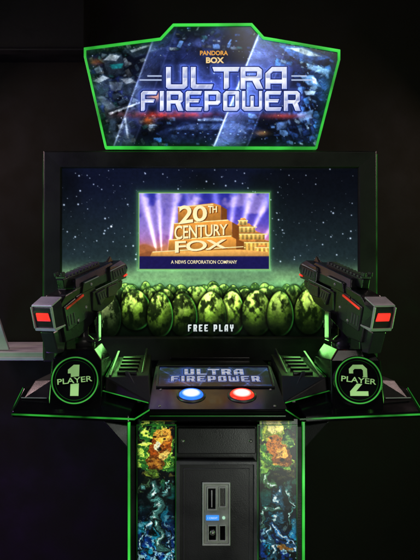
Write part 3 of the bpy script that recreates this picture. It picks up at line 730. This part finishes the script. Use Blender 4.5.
# right: bright blue white machine parts
pf([(280,46),(302,46),(330,58),(312,62),(292,57)], (60,104,190), al=.85); pf([(288,48),(303,48),(322,56.5),(308,56)], (205,228,250), al=.9, soft=.7); pf([(306,63),(330,70),(328,76),(308,69)], (140,190,240), al=.85, soft=.8)
pf([(300,76),(313,75),(321,87),(308,85)], (120,170,230), al=.85, soft=.8); pf([(312,77),(316,79),(317,84),(313,83)], (245,252,255), al=.9, soft=.6); pf([(304,91),(316,91),(314,95),(306,95)], (190,222,250), al=.8, soft=.6)
pf([(297,114),(313,110),(312,118),(300,122)], (110,155,215), al=.8); pf([(276,123),(288,121),(286,128),(277,130)], (90,126,190), al=.8)
# hull with lit decks below the title
pf([(156,133),(182,122),(243,121),(266,130),(248,143),(172,144)], (20,30,62), al=.75); pf([(172,130),(190,124),(238,123.5),(252,129)], (58,80,136), al=.8); pf([(198,121),(204,118),(220,118),(226,121)], (120,150,205), al=.8)
for j in range(10): img = addc(img, (120,160,230), np.exp(-((X-(178+j*7.5))/.9)**2-((Y-(133+(j%3)*.8))/.5)**2)*.8)
# broad pale blue glassy band running diagonally behind the title, hard on its left side
for (xa,xb,wd,al) in ((262,212,34,1.0),(158,112,20,.45)):
    e0 = xa+(xb-xa)*(Y-24)/125.; t_ = (X-e0)/wd
    band = np.where((t_>0)&(t_<1), (1-t_)**.7, 0)*sm(0,.03,t_)
    img = addc(img, (96,116,176), band*al*(.45+.75*n2)); img = addc(img, (190,205,240), np.exp(-((X-e0-.8)/1.1)**2)*al*.8)
    img = addc(img, (90,105,160), np.exp(-((X-e0-wd)/1.0)**2)*al*.4)
img = mixc(img, (70,160,240), np.exp(-((X-324)/12)**2-((Y-84)/16)**2)*.35*(.4+n2))
img = mixc(img, (205,48,26), np.exp(-((X-170)/38)**2-((Y-114.5)/3.2)**2)*.9*(.3+n3))
img = mixc(img, (245,140,50), np.exp(-((X-156)/7)**2-((Y-96)/4)**2)*.85); img = mixc(img, (235,110,40), np.exp(-((X-148)/6)**2-((Y-121)/3.4)**2)*.75*(.4+n3)); img = mixc(img, (220,120,60), np.exp(-((X-96)/6)**2-((Y-62)/3)**2)*.6*(.4+n3))
img = mixc(img, (195,60,45), np.exp(-((X-283)/18)**2-((Y-116)/2.6)**2)*.7); img = mixc(img, (240,170,100), np.exp(-((X-262)/6)**2-((Y-133)/2.4)**2)*.5)
brush(img, X, Y, 1500, 91, 1.0, 3.4, .22, .6, n*.5+n2*.5, .12, al=.4)
brush(img, X, Y, 2400, 92, .5, 1.4, .18, .32, n2*.7+n3*.3, .14, al=.65)
for k in range(130):
    sx, sy = rs.uniform(88,336), rs.uniform(28,146); s_ = window(X,Y,sx,sy,2.2)
    if s_ is None: continue
    img[s_] += (np.exp(-((X[s_]-sx)**2+(Y[s_]-sy)**2)/(rs.uniform(.25,.6)**2)))[...,None]*np.array([190,205,255 if rs.rand()<.7 else 120])*rs.uniform(.3,.9)
img = addc(img, (46,56,118), np.exp(-((X-218)/66)**2-((Y-90)/22)**2)*.7)
img = addc(img, (44,48,76), np.exp(-((X-214)/30)**2-((Y-44)/14)**2)*.6)
img = img*(.84+.32*n3)[...,None]
d1,d2 = glyph_title(X,Y); d = np.minimum(d1,d2)
img = addc(img, (90,120,240), np.exp(-np.clip(d-.5,0,None)/2.4)*.6)
img = mixc(img, (8,10,40), (1-sm(.8,1.4,d))*.95); img = mixc(img, (80,110,225), 1-sm(.1,.45,d))
for y_,x0_,x1_ in ((76,148,161),(80,140,161),(76,292,306),(80,292,314)):
    img = mixc(img, (190,206,240), 1-sm(.4,.9,boxd(X,Y,(x0_,y_),(x1_,y_))))
edge = np.full_like(X, 1e3)
for i in range(len(MP)): edge = np.minimum(edge, segd(X,Y,MP[i],MP[(i+1)%len(MP)]))
img = img*(.5+.5*sm(1,8,edge))[...,None]; img = addc(img, (12,66,16), np.exp(-edge/4.)*.9)  # edge falloff and green spill from the trim painted into the print
art = paint_mesh('marquee_artwork', X, Y, img, mask, plane_map(MY+.004), M['marq'], mq)
X, Y = grid(138, 304, 64, 114, .22)
d1,d2 = glyph_title(X,Y); d = np.minimum(d1,d2)
n3 = fbm(X,Y,4,44,3); n = fbm(X+Y*.6,Y*.4,9,45,3)
vt = np.where(d1<d2, (Y-67.5)/21.5, (Y-91)/20)
img = metal_title(X,Y,vt,n,n3,d)
paint_mesh('title_lettering', X, Y, img, d<.05, plane_map(MY+.0025), M['marq'], mq)
k = (MY+CD)/F
text('small_lettering', 'PANDORA', M['amber'], mq, facing(214,53,MY+.002), w=28*k, h=4.6*k, bold=.03)
text('small_lettering', 'BOX', M['amber2'], mq, facing(215,60.2,MY+.002), w=18*k, h=6*k, bold=.04)

# ================================================================ GUNS
def make_gun(s, label):
    yaw = math.atan2(.35, GD[s])
    g = thing('light_gun', label, 'light gun', (GX[s], -.325, 1.396), (0, -.25, yaw), None)
    g.scale = (.98, 1.16, 1.13)
    G, GL_, GM = M['gun'], M['gunlite'], M['gunmid']
    prism('receiver', [([(-.16,-.07),(-.165,.022),(-.13,.04),(-.03,.045),(.02,.036),(.05,-.02),(.01,-.055),(-.09,-.076)], -.027, .027)], G, g, .003)
    hulls('barrel_housing', [
        [(x,y*w,z) for y in (-1,1) for x,w,z in [(-.06,.020,.066),(-.075,.026,.045),(-.075,.026,.022),(.16,.024,.022),(.17,.024,.045),(.15,.018,.066)]],
        [(x,y*w,z) for y in (-1,1) for x,w,z in [(.12,.028,.058),(.11,.031,.048),(.11,.031,.012),(.215,.027,.008),(.225,.027,.045),(.205,.020,.060)]],
        [(x,y*w,z) for y in (-1,1) for x,w,z in [(-.04,.031,.052),(.045,.031,.052),(.06,.031,.026),(-.055,.031,.026)]]], G, g, .0025)
    hulls('lower_shroud', [
        [(x,y*w,z) for y in (-1,1) for x,w,z in [(.0,.032,.018),(.155,.030,.016),(.165,.028,-.002),(.12,.025,-.036),(.03,.027,-.046),(-.01,.03,-.03)]],
        [(x,y*w,z) for y in (-1,1) for x,w,z in [(.15,.020,.008),(.205,.020,.004),(.20,.018,-.014),(.16,.018,-.020)]]], G, g, .003)
    for y in (-1,1):
        each('shroud_panel', [[(x,y*w,z) for w in (.03,.0350) for x,z in [(.015,.012),(.070,.013),(.060,-.014),(.028,-.024)]],
                               [(x,y*w,z) for w in (.026,.0335) for x,z in [(.085,.012),(.14,.010),(.148,-.004),(.125,-.020),(.078,-.016)]],
                               [(x,y*w,z) for w in (.026,.032) for x,z in [(.125,.046),(.2,.044),(.208,.034),(.2,.02),(.125,.022)]]], GM, g, .002)
        each('vent', [[(a,y*w,z) for w in (.0322,.0332) for a,z in [(x,.042),(x+.007,.042),(x+.011,.026),(x+.004,.026)]] for x in (.137,.153,.169,.185)], GL_, g, 0)
        each('vent', [[(a,y*w,z) for w in (.0352,.0362) for a,z in [(x,.006),(x+.007,.006),(x+.011,-.010),(x+.004,-.010)]] for x in (.028,.042,.054)], GL_, g, 0)
        each('edge_line', [[(x,y*w,z) for w in (.0312,.0328) for x,z in [(-.035,.0505),(.042,.0505),(.042,.0485),(-.035,.0485)]],
                            [(x,y*w,z) for w in (.0312,.0335) for x,z in [(.112,.050),(.2,.051),(.2,.049),(.112,.048)]],
                            [(x,y*w,z) for w in (.0300,.0318) for x,z in [(.02,.0195),(.15,.0185),(.15,.0170),(.02,.0180)]]], M['silver'], g, 0)
        hulls('front_light', [[(x,y*w,z) for w in (.0285,.0312) for x,z in [(.198,.020),(.214,.020),(.214,.0155),(.194,.0155)]]], M['redline'], g, 0)
    rl = hulls('top_rail', [boxpts(-.10,.10,-.010,.010,.05,.073)], G, g, .002)
    each('rail_rib', [boxpts(-.097+i*.018,-.088+i*.018,-.013,.013,.0735,.079) for i in range(11)], GL_, rl, .001)
    hulls('rear_sight', [boxpts(-.105,-.09,-.012,-.006,.0795,.090), boxpts(-.105,-.09,.006,.012,.0795,.090)], GM, g, .001)
    hulls('front_sight', [[(.155,-.004,.062),(.155,.004,.062),(.19,-.004,.06),(.19,.004,.06),(.182,-.0025,.076),(.182,.0025,.076)]], GM, g, .001)
    mz = Matrix.Translation((.222,0,.03)) @ Matrix.Rotation(math.pi/2,4,'Y')
    lathe('muzzle', [(0.010,.0),(.011,.024),(.017,.024),(.02,.02),(.02,0)], M['gloss'], g, mz)
    mz = Matrix.Translation((.2,0,-.006)) @ Matrix.Rotation(math.pi/2,4,'Y')
    lathe('lower_lens', [(0.0,.008),(.008,.008),(.011,.012),(.013,.010),(.013,0)], M['gloss'], g, mz)
    rb = hulls('rear_block', [[(x,y*w,z) for y in (-1,1) for x,w,z in [(-.155,.027,.036),(-.155,.030,.024),(-.155,.030,-.026),(-.198,.025,.029),(-.203,.026,.016),(-.196,.026,-.026)]]], GM, g, .003)
    hulls('rear_trim', [[(x,y,z) for y in (-.028,.028) for x,z in [(-.199,.033),(-.15,.042),(-.15,.038),(-.201,.029)]],
                        [(x,y,z) for y in (-.0285,.0285) for x,z in [(-.201,-.023),(-.15,-.026),(-.15,-.030),(-.198,-.031)]],
                        [(x,y,z) for y in (-.0285,-.0255) for x,z in [(-.206,.029),(-.197,.029),(-.196,-.024),(-.203,-.024)]],
                        [(x,y,z) for y in (.0255,.0285) for x,z in [(-.206,.029),(-.197,.029),(-.196,-.024),(-.203,-.024)]]], M['silver'], rb, .001)
    hulls('tail_lamp', [[(x,y*w,z) for y in (-1,1) for x,w,z in [(-.2065,.015,.013),(-.198,.019,.016),(-.198,.019,-.007),(-.2045,.015,-.003)]]], M['red'], rb, .001)
    for y in (-1,1):
        each('side_plate', [[(x,y*w,z) for w in (.025,.031) for x,z in [(-.15,.016),(-.09,.024),(-.078,-.01),(-.1,-.042),(-.145,-.045)]],
                             [(x,y*w,z) for w in (.025,.0295) for x,z in [(-.082,.026),(-.03,.03),(-.018,.0),(-.045,-.04),(-.09,-.043),(-.07,-.01)]]], GM, g, .002)
        hulls('side_light', [[(x,y*w,z) for w in (.030,.0328) for x,z in [(-.14,.012),(-.05,.024),(-.05,.0195),(-.14,.0075)]]], M['redline'], g, 0)
        each('side_rib', [[(x+i*.014,y*w,z) for w in (.0305,.0325) for x,z in [(-.14,-.008),(-.134,-.008),(-.134,-.034),(-.14,-.034)]] for i in range(3)], GL_, g, .0006)
        for bx_,bz_,w_ in ((-.09,-.033,.031),(-.04,-.012,.0295),(.0,.038,.031)):
            mw = Matrix.Translation((bx_,y*w_,bz_)) @ Matrix.Rotation(-y*math.pi/2,4,'X')
            lathe('bolt', [(0,.002),(.0035,.0018),(.0045,0)], M['chrome'], g, mw, 16)
    prism('grip', [([(-.14,-.068),(-.092,-.07),(-.10,-.118),(-.112,-.13),(-.15,-.126),(-.157,-.115)], -.018, .018)], G, g, .004)
    prism('stock_block', [([(-.196,-.034),(-.155,-.034),(-.142,-.070),(-.158,-.095),(-.186,-.09)], -.018, .018)], GM, g, .003)
    frame_ring('trigger_guard', [(-.095,-.07),(-.015,-.054),(-.012,-.085),(-.03,-.102),(-.098,-.105)], .006, -.007, .007, G, g, .001)
    prism('trigger', [([(-.062,-.07),(-.052,-.07),(-.054,-.085),(-.047,-.095),(-.052,-.095),(-.062,-.085)], -.004, .004)], M['dark_steel'], g, .001)
    prism('magazine', [([(.01,-.042),(.062,-.040),(.054,-.092),(.01,-.096)], -.018, .018), ([(.008,-.075),(.06,-.072),(.059,-.080),(.007,-.083)], -.020, .020)], G, g, .002)
    return g
make_gun(-1, 'black light gun with glowing red rear on the left pod above the PLAYER 1 badge')
make_gun(1, 'black light gun with glowing red rear on the right pod above the PLAYER 2 badge')

# ================================================================ LIGHT
w = bpy.data.worlds.new('World'); scene.world = w; w.use_nodes = True
w.node_tree.nodes['Background'].inputs[0].default_value = (.55,.6,.75,1); w.node_tree.nodes['Background'].inputs[1].default_value = .003
def area(name, loc, target, size, e, col):
    l = bpy.data.lights.new(name, 'AREA'); l.size = size; l.energy = e; l.color = col
    o = bpy.data.objects.new(name, l); C.objects.link(o); o.location = loc
    o.rotation_euler = (Vector(target)-Vector(loc)).to_track_quat('-Z','Y').to_euler(); return o
area('overhead_fill', (.5,-1.7,3.0), (0,-.3,1.2), .7, 4.5, (1,.93,.82))  # unseen overhead fill, added to bring out the black plastic shapes
area('side_fill', (-2.2,-1.2,2.3), (0,-.3,1.3), .5, 3.5, (1,.88,.75))  # unseen warm fill, added for highlights along the edges
area('rim_fill', (-1.3,.35,2.2), (-.37,-.33,1.35), .25, 5, (1,.66,.68))  # pair of rim lights added to catch the gun tops, no real fixtures
area('rim_fill', (1.3,.35,2.2), (.37,-.33,1.35), .25, 5, (1,.7,.66))
area('low_fill', (.4,-1.7,.75), (0,-.48,.8), .3, 2.6, (.93,1,.88))  # weak front fill added to brighten the pedestal and coin door
area('shelf_fill', (-1.5,-.3,2.1), (-.85,.3,1.2), .15, .9, (1,.97,.95))  # light added only to brighten the pale shelf, no lamp there
area('purple_light', (-1.1,-.3,.25), (-.75,.75,.9), .3, 4.0, (.45,.15,1))
area('purple_light', (-1.3,-1.1,1.9), (-.3,-.4,1.15), .3, 3.0, (.5,.2,1))  # extra purple fill added to tint the deck
area('green_spill_fill', (1.3,-.5,1.1), (.3,-.4,1.1), .3, 4.0, (.25,1,.15))  # added green side fills imitating spill from the lit edges
area('green_spill_fill', (-1.3,-.6,1.2), (-.3,-.4,1.15), .3, 3.2, (.25,1,.2))
for x in (-.3,.3): area('green_deck_fill', (x,-.065,1.30), (x,-.45,1.12), .08, .10, (.3,1,.22))  # small added fills, green spill over the deck without real lamps
